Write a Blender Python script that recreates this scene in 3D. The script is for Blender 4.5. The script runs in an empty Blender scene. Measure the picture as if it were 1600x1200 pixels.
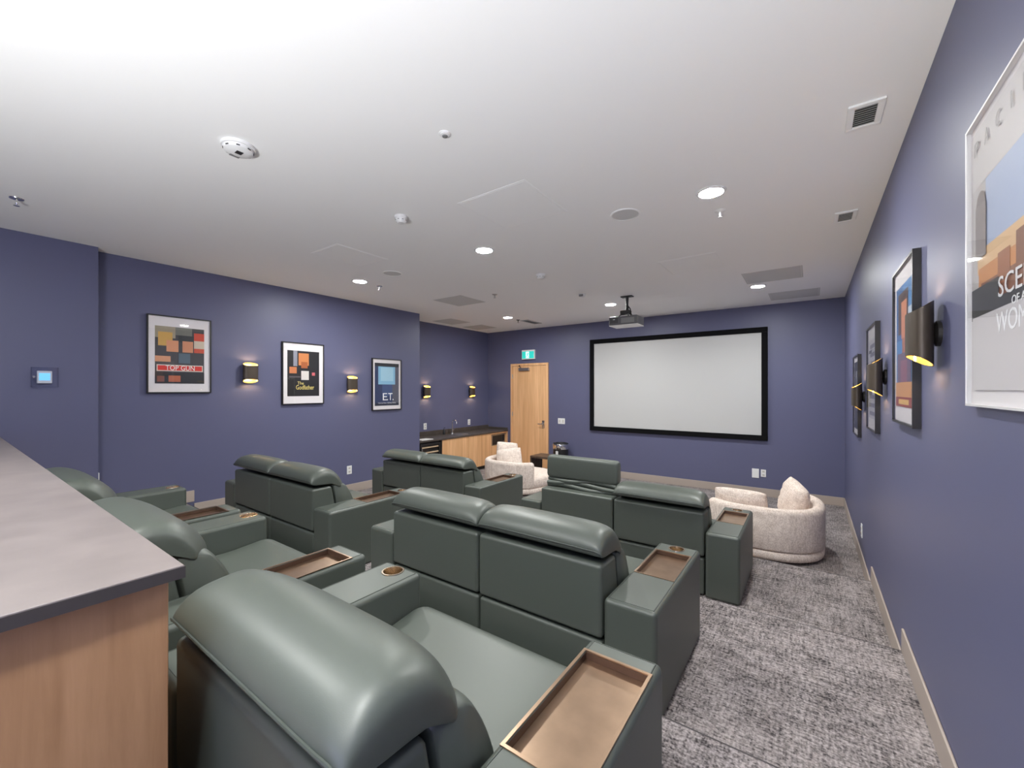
import bpy, bmesh, math, random
from mathutils import Vector, Matrix

# ------------------------------------------------------------------ camera, world, exposure
S = bpy.context.scene
COL = S.collection
H = 3.05                      # ceiling above the lowest floor
ZC = 1.702                    # camera height
YAW = 0.6219
F_PX = 650.0
cam_d = bpy.data.cameras.new('camera')
cam = bpy.data.objects.new('camera', cam_d)
COL.objects.link(cam)
cam.location = (0, 0, ZC)
cam.rotation_euler = (math.pi / 2, 0, YAW)
cam_d.sensor_fit = 'HORIZONTAL'
cam_d.sensor_width = 36.0
cam_d.lens = 36.0 * F_PX / 1600.0
cam_d.shift_y = 8.6 / 1600.0
cam_d.clip_start = 0.02
S.camera = cam

W = bpy.data.worlds.new('world')
S.world = W
W.use_nodes = True
W.node_tree.nodes['Background'].inputs[0].default_value = (0.8, 0.85, 1.0, 1)
W.node_tree.nodes['Background'].inputs[1].default_value = 0.05

S.view_settings.view_transform = 'Standard'
S.view_settings.look = 'None'
S.view_settings.gamma = 1.0
S.view_settings.use_curve_mapping = False
S.view_settings.exposure = 0.13
S.cycles.diffuse_bounces = 10
S.cycles.max_bounces = 16
LAMP = 570.0                   # radiance of the ceiling lamp lenses
BEAM_W = 40.0                  # watts of each ceiling lamp beam
ADDED_UPLIGHT = 480.0               # radiance of the unseen uplights added to brighten the near ceiling
SCONCE_W = 2.2                # watts of each sconce bulb

# ------------------------------------------------------------------ room dimensions (metres)
XR, XL, XA, XB = 0.41, -5.65, -6.256, -5.48
YF, YBACK, YE, YBLK = 7.74, -1.6, 5.057, 0.92
STEP = [(4.43, 0.147), (3.04, 0.294), (1.64, 0.441)]   # (front edge Y, tier height)
Z1, Z2, Z3 = 0.147, 0.294, 0.441

# ------------------------------------------------------------------ materials
MATS = {}

def new_mat(name):
    m = bpy.data.materials.new(name)
    m.use_nodes = True
    MATS[name] = m
    nt = m.node_tree
    return m, nt, nt.nodes['Principled BSDF']

def plain(name, col, rough=0.5, metal=0.0, spec=0.5, emit=0.0, coat=0.0, bump=None, vary=None):
    m, nt, b = new_mat(name)
    b.inputs['Base Color'].default_value = (*col, 1)
    b.inputs['Roughness'].default_value = rough
    b.inputs['Metallic'].default_value = metal
    b.inputs['Specular IOR Level'].default_value = spec
    if coat:
        b.inputs['Coat Weight'].default_value = coat
    if emit:
        b.inputs['Emission Color'].default_value = (*col, 1)
        b.inputs['Emission Strength'].default_value = emit
    if bump or vary:
        tc = nt.nodes.new('ShaderNodeTexCoord')
        if bump:
            sc, st, dist = bump
            n = nt.nodes.new('ShaderNodeTexNoise')
            n.inputs['Scale'].default_value = sc
            n.inputs['Detail'].default_value = 3
            nt.links.new(tc.outputs['Object'], n.inputs['Vector'])
            bp = nt.nodes.new('ShaderNodeBump')
            bp.inputs['Strength'].default_value = st
            bp.inputs['Distance'].default_value = dist
            nt.links.new(n.outputs['Fac'], bp.inputs['Height'])
            nt.links.new(bp.outputs['Normal'], b.inputs['Normal'])
        if vary:
            sc, amt = vary
            n = nt.nodes.new('ShaderNodeTexNoise')
            n.inputs['Scale'].default_value = sc
            n.inputs['Detail'].default_value = 4
            nt.links.new(tc.outputs['Object'], n.inputs['Vector'])
            r = nt.nodes.new('ShaderNodeValToRGB')
            r.color_ramp.elements[0].position = 0.3
            r.color_ramp.elements[1].position = 0.7
            r.color_ramp.elements[0].color = (*[c * (1 - amt) for c in col], 1)
            r.color_ramp.elements[1].color = (*[min(1, c * (1 + amt)) for c in col], 1)
            nt.links.new(n.outputs['Fac'], r.inputs['Fac'])
            nt.links.new(r.outputs['Color'], b.inputs['Base Color'])
    return m

def wood(name, c0, c1, scale=(30, 30, 1.2), rough=0.45):
    m, nt, b = new_mat(name)
    tc = nt.nodes.new('ShaderNodeTexCoord')
    mp = nt.nodes.new('ShaderNodeMapping')
    mp.inputs['Scale'].default_value = scale
    n = nt.nodes.new('ShaderNodeTexNoise')
    n.inputs['Scale'].default_value = 1.0
    n.inputs['Detail'].default_value = 7
    n.inputs['Roughness'].default_value = 0.6
    n.inputs['Distortion'].default_value = 0.25
    mp2 = nt.nodes.new('ShaderNodeMapping')
    mp2.inputs['Scale'].default_value = (scale[0] * .28, scale[1] * .28, scale[2] * .12)
    n2 = nt.nodes.new('ShaderNodeTexNoise')
    n2.inputs['Scale'].default_value = 1.0
    mix = nt.nodes.new('ShaderNodeMix')
    mix.data_type = 'FLOAT'
    mix.inputs[0].default_value = 0.45
    r = nt.nodes.new('ShaderNodeValToRGB')
    r.color_ramp.elements[0].position = 0.35
    r.color_ramp.elements[1].position = 0.66
    r.color_ramp.elements[0].color = (*c0, 1)
    r.color_ramp.elements[1].color = (*c1, 1)
    L = nt.links.new
    L(tc.outputs['Object'], mp.inputs['Vector']); L(mp.outputs['Vector'], n.inputs['Vector'])
    L(tc.outputs['Object'], mp2.inputs['Vector']); L(mp2.outputs['Vector'], n2.inputs['Vector'])
    L(n.outputs['Fac'], mix.inputs[2]); L(n2.outputs['Fac'], mix.inputs[3])
    L(mix.outputs[0], r.inputs['Fac']); L(r.outputs['Color'], b.inputs['Base Color'])
    b.inputs['Roughness'].default_value = rough
    return m

def weave(name, dark, light, s_fine, s_long, contrast=(0.36, 0.64), rough=0.95, bump=0.4, dist=0.004, broad=0.0):
    """threads running in two directions: carpet and chair fabric"""
    m, nt, b = new_mat(name)
    L = nt.links.new
    tc = nt.nodes.new('ShaderNodeTexCoord')
    outs = []
    for sc in ((s_fine, s_long, s_fine * .6), (s_long, s_fine, s_long), (s_fine * 1.3, s_fine * 1.3, s_fine * 1.3)):
        mp = nt.nodes.new('ShaderNodeMapping')
        mp.inputs['Scale'].default_value = sc
        n = nt.nodes.new('ShaderNodeTexNoise')
        n.inputs['Scale'].default_value = 1.0
        n.inputs['Detail'].default_value = 3
        L(tc.outputs['Object'], mp.inputs['Vector']); L(mp.outputs['Vector'], n.inputs['Vector'])
        outs.append(n.outputs['Fac'])
    def mixf(a, c, f):
        x = nt.nodes.new('ShaderNodeMix'); x.data_type = 'FLOAT'; x.inputs[0].default_value = f
        L(a, x.inputs[2]); L(c, x.inputs[3]); return x.outputs[0]
    v = mixf(mixf(outs[0], outs[1], .5), outs[2], .45)
    if broad:
        n = nt.nodes.new('ShaderNodeTexNoise')
        n.inputs['Scale'].default_value = 4.5
        n.inputs['Detail'].default_value = 2
        L(tc.outputs['Object'], n.inputs['Vector'])
        v = mixf(v, n.outputs['Fac'], broad)
    r = nt.nodes.new('ShaderNodeValToRGB')
    r.color_ramp.elements[0].position, r.color_ramp.elements[1].position = contrast
    r.color_ramp.elements[0].color = (*dark, 1)
    r.color_ramp.elements[1].color = (*light, 1)
    L(v, r.inputs['Fac']); L(r.outputs['Color'], b.inputs['Base Color'])
    bp = nt.nodes.new('ShaderNodeBump')
    bp.inputs['Strength'].default_value = bump
    bp.inputs['Distance'].default_value = dist
    L(v, bp.inputs['Height']); L(bp.outputs['Normal'], b.inputs['Normal'])
    b.inputs['Roughness'].default_value = rough
    b.inputs['Specular IOR Level'].default_value = 0.15
    return m

def glass(name, tint=(1, 1, 1), gloss=1.0, rough=0.02):
    m = bpy.data.materials.new(name); m.use_nodes = True; MATS[name] = m
    nt = m.node_tree; nt.nodes.clear()
    out = nt.nodes.new('ShaderNodeOutputMaterial')
    t = nt.nodes.new('ShaderNodeBsdfTransparent'); t.inputs[0].default_value = (*tint, 1)
    g = nt.nodes.new('ShaderNodeBsdfGlossy'); g.inputs['Roughness'].default_value = rough
    lw = nt.nodes.new('ShaderNodeLayerWeight'); lw.inputs['Blend'].default_value = 0.5
    pw = nt.nodes.new('ShaderNodeMath'); pw.operation = 'POWER'; pw.inputs[1].default_value = 5.0
    fr = nt.nodes.new('ShaderNodeMath'); fr.operation = 'MULTIPLY_ADD'; fr.inputs[1].default_value = 0.5; fr.inputs[2].default_value = 0.02
    nt.links.new(lw.outputs['Facing'], pw.inputs[0]); nt.links.new(pw.outputs[0], fr.inputs[0])
    mx = nt.nodes.new('ShaderNodeMixShader')
    nt.links.new(fr.outputs[0], mx.inputs[0]); nt.links.new(t.outputs[0], mx.inputs[1])
    nt.links.new(g.outputs[0], mx.inputs[2]); nt.links.new(mx.outputs[0], out.inputs[0])
    return m

plain('wall_paint', (0.112, 0.116, 0.205), 0.46, spec=0.45, bump=(220, 0.05, 0.002))
plain('ceiling_paint', (0.92, 0.92, 0.915), 0.9, spec=0.1)
plain('panel_white', (0.90, 0.90, 0.89), 0.6, spec=0.2)
plain('panel_grey', (0.62, 0.62, 0.61), 0.8, spec=0.1)
plain('baseboard_vinyl', (0.40, 0.335, 0.295), 0.55)
weave('carpet', (0.04, 0.035, 0.037), (0.41, 0.365, 0.362), 85, 11, (0.40, 0.60), bump=0.6, dist=0.006, broad=0.16)
plain('nosing', (0.07, 0.062, 0.064), 0.8)
plain('leather', (0.074, 0.086, 0.073), 0.43, spec=0.6, bump=(520, 0.10, 0.001))
plain('leather_seam', (0.05, 0.06, 0.051), 0.5)
plain('bronze', (0.40, 0.275, 0.19), 0.30, metal=0.95, vary=(12, 0.12))
plain('bronze_dark', (0.10, 0.062, 0.045), 0.4, metal=0.6)
plain('cup_gold', (0.74, 0.62, 0.47), 0.2, metal=1.0)
weave('beige_fabric', (0.56, 0.46, 0.40), (0.88, 0.78, 0.71), 110, 14, (0.41, 0.59), bump=0.25, dist=0.002)
wood('oak', (0.62, 0.32, 0.145), (0.88, 0.54, 0.285), (26, 26, 1.1))
wood('oak_dark', (0.33, 0.175, 0.085), (0.47, 0.27, 0.145), (34, 34, 3.0))
wood('walnut', (0.05, 0.03, 0.02), (0.12, 0.075, 0.05), (20, 20, 2))
plain('stone_top', (0.19, 0.162, 0.155), 0.34, spec=0.5, vary=(9, 0.10))
plain('stone_dark', (0.075, 0.062, 0.055), 0.35, spec=0.5, vary=(9, 0.15))
plain('stone_edge', (0.05, 0.043, 0.042), 0.4)
plain('black', (0.012, 0.012, 0.013), 0.45)
plain('black_felt', (0.006, 0.006, 0.007), 0.9, spec=0.1)
plain('frame_black', (0.014, 0.013, 0.014), 0.35)
plain('frame_silver', (0.75, 0.74, 0.74), 0.35, metal=0.3)
plain('screen_cloth', (0.53, 0.53, 0.53), 0.85, spec=0.1)
plain('mat_board', (0.78, 0.74, 0.755), 0.8)
plain('white_plastic', (0.80, 0.80, 0.80), 0.4)
plain('off_white', (0.62, 0.60, 0.56), 0.5)
plain('grey_plastic', (0.20, 0.20, 0.20), 0.5)
plain('chrome', (0.80, 0.80, 0.80), 0.15, metal=1.0)
plain('steel', (0.55, 0.55, 0.55), 0.32, metal=1.0)
plain('dark_metal', (0.035, 0.032, 0.03), 0.38, metal=0.5)
plain('sconce_bronze', (0.085, 0.066, 0.05), 0.4, metal=0.4)
plain('gold_inside', (0.90, 0.62, 0.18), 0.30, metal=0.75)
plain('projector_grey', (0.10, 0.098, 0.105), 0.35)
plain('lamp_lens', (0.985, 1.0, 0.965), 0.4, emit=LAMP)
plain('added_uplight_lens', (0.985, 1.0, 0.965), 0.4, emit=ADDED_UPLIGHT)
plain('bulb', (1.0, 0.78, 0.42), 0.4, emit=12.0)
plain('exit_green', (0.02, 0.42, 0.36), 0.4, emit=0.9)
plain('exit_white', (0.75, 1.0, 0.95), 0.4, emit=0.9)
plain('lcd_blue', (0.20, 0.62, 0.95), 0.3, emit=0.7)
plain('shelf_wood', (0.62, 0.46, 0.30), 0.5)
glass('pane')
glass('clear_plastic', (0.93, 0.94, 0.97), rough=0.06)
glass('smoked_glass', (0.25, 0.25, 0.27))

# ------------------------------------------------------------------ builders
def link(o):
    COL.objects.link(o)
    return o

def finish(bm, name, mat, parent=None, smooth=True, loc=None, weighted=False, angle=40):
    me = bpy.data.meshes.new(name)
    bmesh.ops.recalc_face_normals(bm, faces=bm.faces[:])
    bm.to_mesh(me)
    bm.free()
    for m in (mat if isinstance(mat, (list, tuple)) else [mat]):
        me.materials.append(MATS[m])
    if smooth:
        me.shade_smooth()
        me.set_sharp_from_angle(angle=math.radians(angle))
    o = link(bpy.data.objects.new(name, me))
    if parent:
        o.parent = parent
    if loc:
        o.location = loc
    if weighted:
        md = o.modifiers.new('weighted', 'WEIGHTED_NORMAL')
        md.keep_sharp = True
    return o

def add_box(bm, x0, x1, y0, y1, z0, z1, mi=0):
    v = [bm.verts.new(p) for p in ((x0, y0, z0), (x1, y0, z0), (x1, y1, z0), (x0, y1, z0),
                                   (x0, y0, z1), (x1, y0, z1), (x1, y1, z1), (x0, y1, z1))]
    fs = []
    for q in ((0, 3, 2, 1), (4, 5, 6, 7), (0, 1, 5, 4), (1, 2, 6, 5), (2, 3, 7, 6), (3, 0, 4, 7)):
        f = bm.faces.new([v[i] for i in q]); f.material_index = mi; fs.append(f)
    return v, fs

def box(name, x0, x1, y0, y1, z0, z1, mat, parent=None, bevel=0.0, seg=3):
    bm = bmesh.new()
    add_box(bm, x0, x1, y0, y1, z0, z1)
    if bevel:
        bmesh.ops.bevel(bm, geom=bm.edges[:], offset=bevel, segments=seg, profile=0.5, affect='EDGES')
    return finish(bm, name, mat, parent, smooth=bool(bevel), weighted=bool(bevel), angle=60)

def add_prism(bm, pts, axis, a0, a1, mi=0):
    """extrude a 2D polygon along axis: 'x' -> pts are (y,z); 'y' -> (x,z); 'z' -> (x,y)"""
    def P(p, a):
        return {'x': (a, p[0], p[1]), 'y': (p[0], a, p[1]), 'z': (p[0], p[1], a)}[axis]
    A = [bm.verts.new(P(p, a0)) for p in pts]
    B = [bm.verts.new(P(p, a1)) for p in pts]
    n = len(pts)
    fs = [bm.faces.new(A[::-1]), bm.faces.new(B)]
    for i in range(n):
        fs.append(bm.faces.new((A[i], A[(i + 1) % n], B[(i + 1) % n], B[i])))
    for f in fs:
        f.material_index = mi
    return fs

def prism(name, pts, axis, a0, a1, mat, parent=None, bevel=0.0, seg=3):
    bm = bmesh.new()
    add_prism(bm, pts, axis, a0, a1)
    if bevel:
        bmesh.ops.bevel(bm, geom=bm.edges[:], offset=bevel, segments=seg, profile=0.5, affect='EDGES')
    return finish(bm, name, mat, parent, smooth=bool(bevel), weighted=bool(bevel), angle=60)

def add_lathe(bm, prof, n=32, mat4=None, mi=0, cap=True):
    rings = []
    for r, z in prof:
        ring = []
        for i in range(n):
            a = 2 * math.pi * i / n
            p = Vector((r * math.cos(a), r * math.sin(a), z))
            ring.append(bm.verts.new(mat4 @ p if mat4 else p))
        rings.append(ring)
    for A, B in zip(rings, rings[1:]):
        for i in range(n):
            f = bm.faces.new((A[i], A[(i + 1) % n], B[(i + 1) % n], B[i])); f.material_index = mi
    if cap:
        for R in (rings[0], rings[-1]):
            f = bm.faces.new(R); f.material_index = mi

def lathe(name, prof, mat, parent=None, n=32, loc=None, mat4=None, cap=True, angle=40):
    bm = bmesh.new()
    add_lathe(bm, prof, n, mat4, 0, cap)
    return finish(bm, name, mat, parent, loc=loc, angle=angle)

def add_tube(bm, pts, r, n=8, closed=False, mi=0):
    pts = [Vector(p) for p in pts]
    m = len(pts)
    rings = []
    up = Vector((0, 0, 1))
    for i, p in enumerate(pts):
        if closed:
            t = pts[(i + 1) % m] - pts[i - 1]
        else:
            t = pts[min(i + 1, m - 1)] - pts[max(i - 1, 0)]
        t.normalize()
        ref = up if abs(t.dot(up)) < 0.95 else Vector((1, 0, 0))
        a = t.cross(ref).normalized(); b = a.cross(t).normalized()
        rings.append([bm.verts.new(p + r * (math.cos(2 * math.pi * k / n) * a + math.sin(2 * math.pi * k / n) * b)) for k in range(n)])
    pairs = list(zip(rings, rings[1:])) + ([(rings[-1], rings[0])] if closed else [])
    for A, B in pairs:
        for k in range(n):
            f = bm.faces.new((A[k], A[(k + 1) % n], B[(k + 1) % n], B[k])); f.material_index = mi
    if not closed:
        bm.faces.new(rings[0]); bm.faces.new(rings[-1])

def tube(name, pts, r, mat, parent=None, n=8, closed=False):
    bm = bmesh.new()
    add_tube(bm, pts, r, n, closed)
    return finish(bm, name, mat, parent)

def cushion(name, w, d, ht, hb, mat, parent=None, nx=28, ny=14, pu=6.0, pv=2.4, q=0.5, convex=0.05, wrinkle=0.0, seed=1, m4=None, piping=None, corner=0.0):
    """soft pad: top dome ht, bottom dome hb, rim at local z=0"""
    rnd = random.Random(seed)
    ph = [rnd.uniform(0, 6.28) for _ in range(6)]
    bm = bmesh.new()
    top, bot, rim = {}, {}, []
    def pos(u, v, s):
        x = w / 2 * u * (1 - convex * v * v + corner * 0)
        y = d / 2 * v * (1 - convex * u ** 4)
        if corner:
            x *= 1 - corner * (1 - v * v) * abs(u) ** 3
            y *= 1 - corner * (1 - u * u) * abs(v) ** 3
        hgt = (max(0, 1 - abs(u) ** pu) * max(0, 1 - abs(v) ** pv)) ** q
        z = hgt * (ht if s > 0 else -hb)
        if wrinkle and s > 0:
            e = abs(u) ** 4 * (1 - abs(u) ** 12)
            z += wrinkle * e * math.sin(14 * v + ph[0] + 5 * u) * hgt
            z += wrinkle * .5 * hgt * math.sin(5 * u + ph[1]) * math.sin(3 * v + ph[2])
        p = Vector((x, y, z))
        return m4 @ p if m4 else p
    def g(i, n):
        t = -1 + 2 * i / n
        return math.sin(t * math.pi / 2) * .55 + t * .45
    for i in range(nx + 1):
        for j in range(ny + 1):
            u, v = g(i, nx), g(j, ny)
            edge = i in (0, nx) or j in (0, ny)
            top[i, j] = bm.verts.new(pos(u, v, 1))
            bot[i, j] = top[i, j] if edge else bm.verts.new(pos(u, v, -1))
    for i in range(nx):
        for j in range(ny):
            bm.faces.new((top[i, j], top[i + 1, j], top[i + 1, j + 1], top[i, j + 1]))
            bm.faces.new((bot[i, j], bot[i, j + 1], bot[i + 1, j + 1], bot[i + 1, j]))
    loop = [(i, 0) for i in range(nx)] + [(nx, j) for j in range(ny)] + [(i, ny) for i in range(nx, 0, -1)] + [(0, j) for j in range(ny, 0, -1)]
    rimpts = [top[k].co.copy() for k in loop]
    o = finish(bm, name, mat, parent, angle=80)
    if piping:
        tube('piping', rimpts, piping[0], piping[1], o, n=6, closed=True)
    return o

def thing(name, label, cat, loc=(0, 0, 0), rz=0.0, group=None):
    o = link(bpy.data.objects.new(name, None))
    o.empty_display_size = 0.1
    o.location = loc
    o.rotation_euler = (0, 0, rz)
    tag(o, label, cat, group)
    return o

def tag(o, label, cat, group=None):
    o['label'] = label
    o['category'] = cat
    if group:
        o['group'] = group
    return o

def struct(o):
    o['kind'] = 'structure'
    return o

def dup(o, parent=None):
    c = o.copy()
    link(c)
    if parent:
        c.parent = parent
    for ch in o.children:
        dup(ch, c)
    return c

def text_mesh(name, body, size, mat, parent, loc, rot, extrude=0.0006, width=None, spacing=1.0, align='CENTER'):
    cu = bpy.data.curves.new('lettering', 'FONT')
    cu.body = body
    cu.size = size
    cu.extrude = extrude
    cu.align_x = align
    cu.align_y = 'CENTER'
    cu.space_character = spacing
    cu.resolution_u = 3
    t = link(bpy.data.objects.new('lettering', cu))
    bpy.context.view_layer.update()
    dg = bpy.context.evaluated_depsgraph_get()
    me = bpy.data.meshes.new_from_object(t.evaluated_get(dg))
    bpy.data.objects.remove(t)
    bpy.data.curves.remove(cu)
    me.name = name
    me.materials.clear()
    me.materials.append(MATS[mat])
    if width and len(me.vertices):
        xs = [v.co.x for v in me.vertices]
        k = width / (max(xs) - min(xs))
        for v in me.vertices:
            v.co.x *= k
    o = link(bpy.data.objects.new(name, me))
    o.parent = parent
    o.location = loc
    o.rotation_euler = rot
    return o

# ------------------------------------------------------------------ room shell
struct(box('floor', XA - .1, XR + .1, STEP[0][0], YF + .1, -0.1, 0, 'carpet'))
struct(box('floor_tier', XL - .1, XR + .1, STEP[1][0], STEP[0][0], -0.1, Z1, 'carpet'))
struct(box('floor_tier', XL - .1, XR + .1, STEP[2][0], STEP[1][0], -0.1, Z2, 'carpet'))
struct(box('floor_tier', XL - .1, XR + .1, YBACK - .1, STEP[2][0], -0.1, Z3, 'carpet'))
for i, (y, z) in enumerate(STEP):
    struct(box('trim_%d' % (i + 1), XL + .001, XR - .001, y, y + .007, z - .03, z + .002, 'nosing', bevel=0.003, seg=2))
struct(box('ceiling', XA - .1, XR + .1, YBACK - .1, YF + .1, H, H + .1, 'ceiling_paint'))
struct(box('wall_right', XR, XR + .1, YBACK - .1, YF + .1, -.1, H, 'wall_paint'))
struct(box('wall_far', XA - .1, XR, YF, YF + .1, -.1, H, 'wall_paint'))
struct(box('wall_back', XL - .1, XR, YBACK - .1, YBACK, -.1, H, 'wall_paint'))
bm = bmesh.new()                                  # left wall with the pier by the counter and the end at the alcove
add_prism(bm, [(XA - .1, YE), (XL, YE), (XL, YBLK), (XB, YBLK), (XB, YBACK), (XA - .1, YBACK)], 'z', -.1, H)
struct(finish(bm, 'wall_left', 'wall_paint', smooth=False))
struct(box('wall_alcove', XA - .1, XA, YE, YF, -.1, H, 'wall_paint'))

BB, BT = 0.125, 0.012
def base_x(name, x, sgn, y0, y1, z):
    struct(box(name, min(x, x + sgn * BT), max(x, x + sgn * BT), y0, y1, z, z + BB, 'baseboard_vinyl', bevel=0.003, seg=1))
ys = [YF, STEP[0][0], STEP[1][0], STEP[2][0], YBACK]
zs = [0, Z1, Z2, Z3]
for k in range(4):
    base_x('baseboard_right', XR, -1, ys[k + 1], ys[k] - (0 if k else BT), zs[k])
for k, (a, c) in enumerate(((YE, STEP[0][0]), (STEP[0][0], STEP[1][0]), (STEP[1][0], 1.725), (1.725, YBLK))):
    base_x('baseboard_left', XL, 1, c, a, zs[k])
base_x('baseboard_left', XB, 1, .32, YBLK, Z3)
struct(box('baseboard_far', -4.572, XR, YF - BT, YF, 0, BB, 'baseboard_vinyl', bevel=0.003, seg=1))

# ------------------------------------------------------------------ door, exit sign
d = struct(thing('door_1', 'oak door with lever handle and closer in the screen wall', 'door', (-5.07, YF, 0)))
fw = 0.05
bm = bmesh.new()
for a in ((-.497, -.497 + fw, 0, 2.283), (.497 - fw, .497, 0, 2.283), (-.497 + fw, .497 - fw, 2.283 - fw, 2.283)):
    add_box(bm, a[0], a[1], -.03, 0, a[2], a[3])
finish(bm, 'door_frame', 'oak', d, smooth=False)
box('door_leaf', -.443, .443, -.016, -.002, .008, 2.228, 'oak', d)
c = box('door_closer', -.26, .02, -.06, -.0162, 2.12, 2.185, 'steel', d, bevel=.006)
tube('closer_arm', [(-.2, -.062, 2.19), (-.16, -.12, 2.2), (-.22, -.10, 2.225), (-.24, -.034, 2.245)], .008, 'dark_metal', c)
h = box('lock_plate', .34, .40, -.022, -.0161, .86, 1.03, 'chrome', d, bevel=.006)
lathe('rose', [(.03, 0), (.03, .02), (.012, .024), (.012, .05)], 'chrome', h, 20, mat4=Matrix.Translation((.37, -.022, .96)) @ Matrix.Rotation(math.pi / 2, 4, 'X'))
tube('lever', [(.37, -.07, .96), (.33, -.073, .958), (.26, -.068, .955)], .010, 'chrome', h)
for z in (.25, 1.1, 1.95):
    box('hinge', -.452, -.438, -.032, -.0165, z, z + .1, 'steel', d)

e = thing('exit_sign', 'green and white running figure exit sign above the oak door', 'exit sign', (-5.077, YF, 2.476))
box('housing', -.17, .17, -.05, 0, -.105, .105, 'white_plastic', e, bevel=.008)
p = box('green_panel', -.155, .155, -.053, -.0501, -.085, .07, 'exit_green', e)
bm = bmesh.new()                                  # running figure and doorway
add_prism(bm, [(-.055, -.075), (.03, -.075), (.03, .06), (-.055, .06)], 'y', -.0545, -.0531)
finish(bm, 'doorway_symbol', 'exit_white', p, smooth=False)
bm = bmesh.new()
fig = [[(-.005, .03), (.012, .03), (.012, .048), (-.005, .048)],
       [(-.022, -.012), (0, -.016), (.014, .024), (-.006, .028)],
       [(-.022, -.012), (-.006, -.016), (-.03, -.045), (-.055, -.058), (-.055, -.046), (-.036, -.034)],
       [(-.01, -.016), (.002, -.016), (.02, -.04), (.012, -.068), (.0, -.066), (.006, -.042)],
       [(.008, .022), (.03, 0), (.046, .008), (.046, .018), (.03, .013), (.012, .03)],
       [(-.006, .026), (-.034, .02), (-.045, -.002), (-.037, -.006), (-.028, .010), (-.006, .014)]]
for f_ in fig:
    add_prism(bm, f_, 'y', -.056, -.0546)
finish(bm, 'figure_symbol', 'exit_green', p, smooth=False)

# ------------------------------------------------------------------ wall plates
def plate(name, label, cat, loc, rz, w=.075, h=.12, kind='outlet', group=None):
    """built facing -Y at loc on the wall, then turned by rz"""
    t = thing(name, label, cat, loc, rz, group)
    o = box('cover_plate', -w / 2, w / 2, -.008, 0, -h / 2, h / 2, 'white_plastic', t, bevel=.003, seg=2)
    if kind == 'outlet':
        for s in (-1, 1):
            k = box('socket', -.017, .017, -.0105, -.0081, s * .027 - .014, s * .027 + .014, 'off_white', t, bevel=.002, seg=1)
            for sx in (-1, 1):
                box('slot', sx * .007 - .0012, sx * .007 + .0012, -.0112, -.0106, s * .027 - .006, s * .027 + .006, 'black', k)
    elif kind == 'switch':
        for sx in (-1, 1):
            box('rocker', sx * .04 - .018, sx * .04 + .018, -.013, -.0081, -.032, .032, 'off_white', t, bevel=.003, seg=1)
    return t
PIH = math.pi / 2
plate('light_switch', 'white double light switch on the wall between door and screen', 'switch', (-4.262, YF, 1.035), 0, .165, .12, 'switch')
plate('cover_plate_box', 'thicker blank white box on the wall under the screen', 'wall box', (-.717, YF, .353), 0, .098, .148, 'blank')
plate('wall_outlet', 'thin white wall plate beside the blank white box under the screen', 'outlet', (-.606, YF, .364), 0, .072, .118)
plate('wall_outlet', 'white wall outlet low on the left wall between the two rows of sofas', 'outlet', (XL, 3.668, .49), PIH, .08, .125)
plate('wall_outlet', 'white wall outlet low on the right wall beside the beige chair', 'outlet', (XR, 5.25, .335), -PIH, .075, .13)
plate('wall_outlet', 'white wall outlet above the alcove counter, beside the sink on the cooler side', 'outlet', (XA, 5.743, .965), PIH, .08, .125)
plate('wall_outlet', 'white wall outlet above the alcove counter, near the corner over the microwave', 'outlet', (XA, 7.06, .967), PIH, .08, .125)
plate('wall_outlet', 'white plate seen edge-on on the side of the wall pier', 'wall plate', (XB - .03, YBLK, .85), math.pi, .05, .12, 'blank')

t = thing('thermostat', 'white thermostat with blue screen inside a clear locked guard', 'thermostat', (XB, .577, 1.81), PIH)
box('thermostat_body', -.045, .045, -.028, -.001, -.055, .055, 'white_plastic', t, bevel=.006)
box('display', -.033, .033, -.0295, -.0281, -.028, .035, 'lcd_blue', t)
bm = bmesh.new()
gw, gh, gd = .08, .085, .06
add_box(bm, -gw, gw, -gd, -gd + .003, -gh, gh)
for a in ((-gw, -gw + .004, -gh, gh), (gw - .004, gw, -gh, gh), (-gw, gw, -gh, -gh + .004), (-gw, gw, gh - .004, gh)):
    add_box(bm, a[0], a[1], -gd + .003, 0, a[2], a[3])
g = finish(bm, 'clear_guard', 'clear_plastic', t, smooth=False)
lathe('lock', [(.010, 0), (.010, .018), (.006, .022)], 'chrome', g, 14, mat4=Matrix.Translation((-gw + .012, -gd, 0)) @ Matrix.Rotation(PIH, 4, 'X'))

# ------------------------------------------------------------------ projection screen
t = thing('projection_screen', 'wide pale projection screen in a black velvet frame on the far wall', 'screen', (-2.072, YF, 0))
sw, z0, z1, fr = 1.525, .885, 2.697, .085
box('screen_cloth', -sw + fr - .002, sw - fr + .002, -.025, -.015, z0 + fr, z1 - fr, 'screen_cloth', t)
for n_, a in (('frame_rail', (-sw, sw, z0, z0 + fr)), ('frame_rail', (-sw, sw, z1 - fr, z1)),
              ('frame_stile', (-sw, -sw + fr, z0 + fr, z1 - fr)), ('frame_stile', (sw - fr, sw, z0 + fr, z1 - fr))):
    box(n_, a[0], a[1], -.045, 0, a[2], a[3], 'black_felt', t, bevel=.004, seg=2)

# ------------------------------------------------------------------ posters
PCOL = {}
def pmat(col):
    k = 'print_%02x%02x%02x' % tuple(int(255 * c) for c in col)
    if k not in MATS:
        plain(k, tuple(((c + .055) / 1.055) ** 2.4 if c > .04 else c / 12.92 for c in col), .55)
    return k

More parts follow.
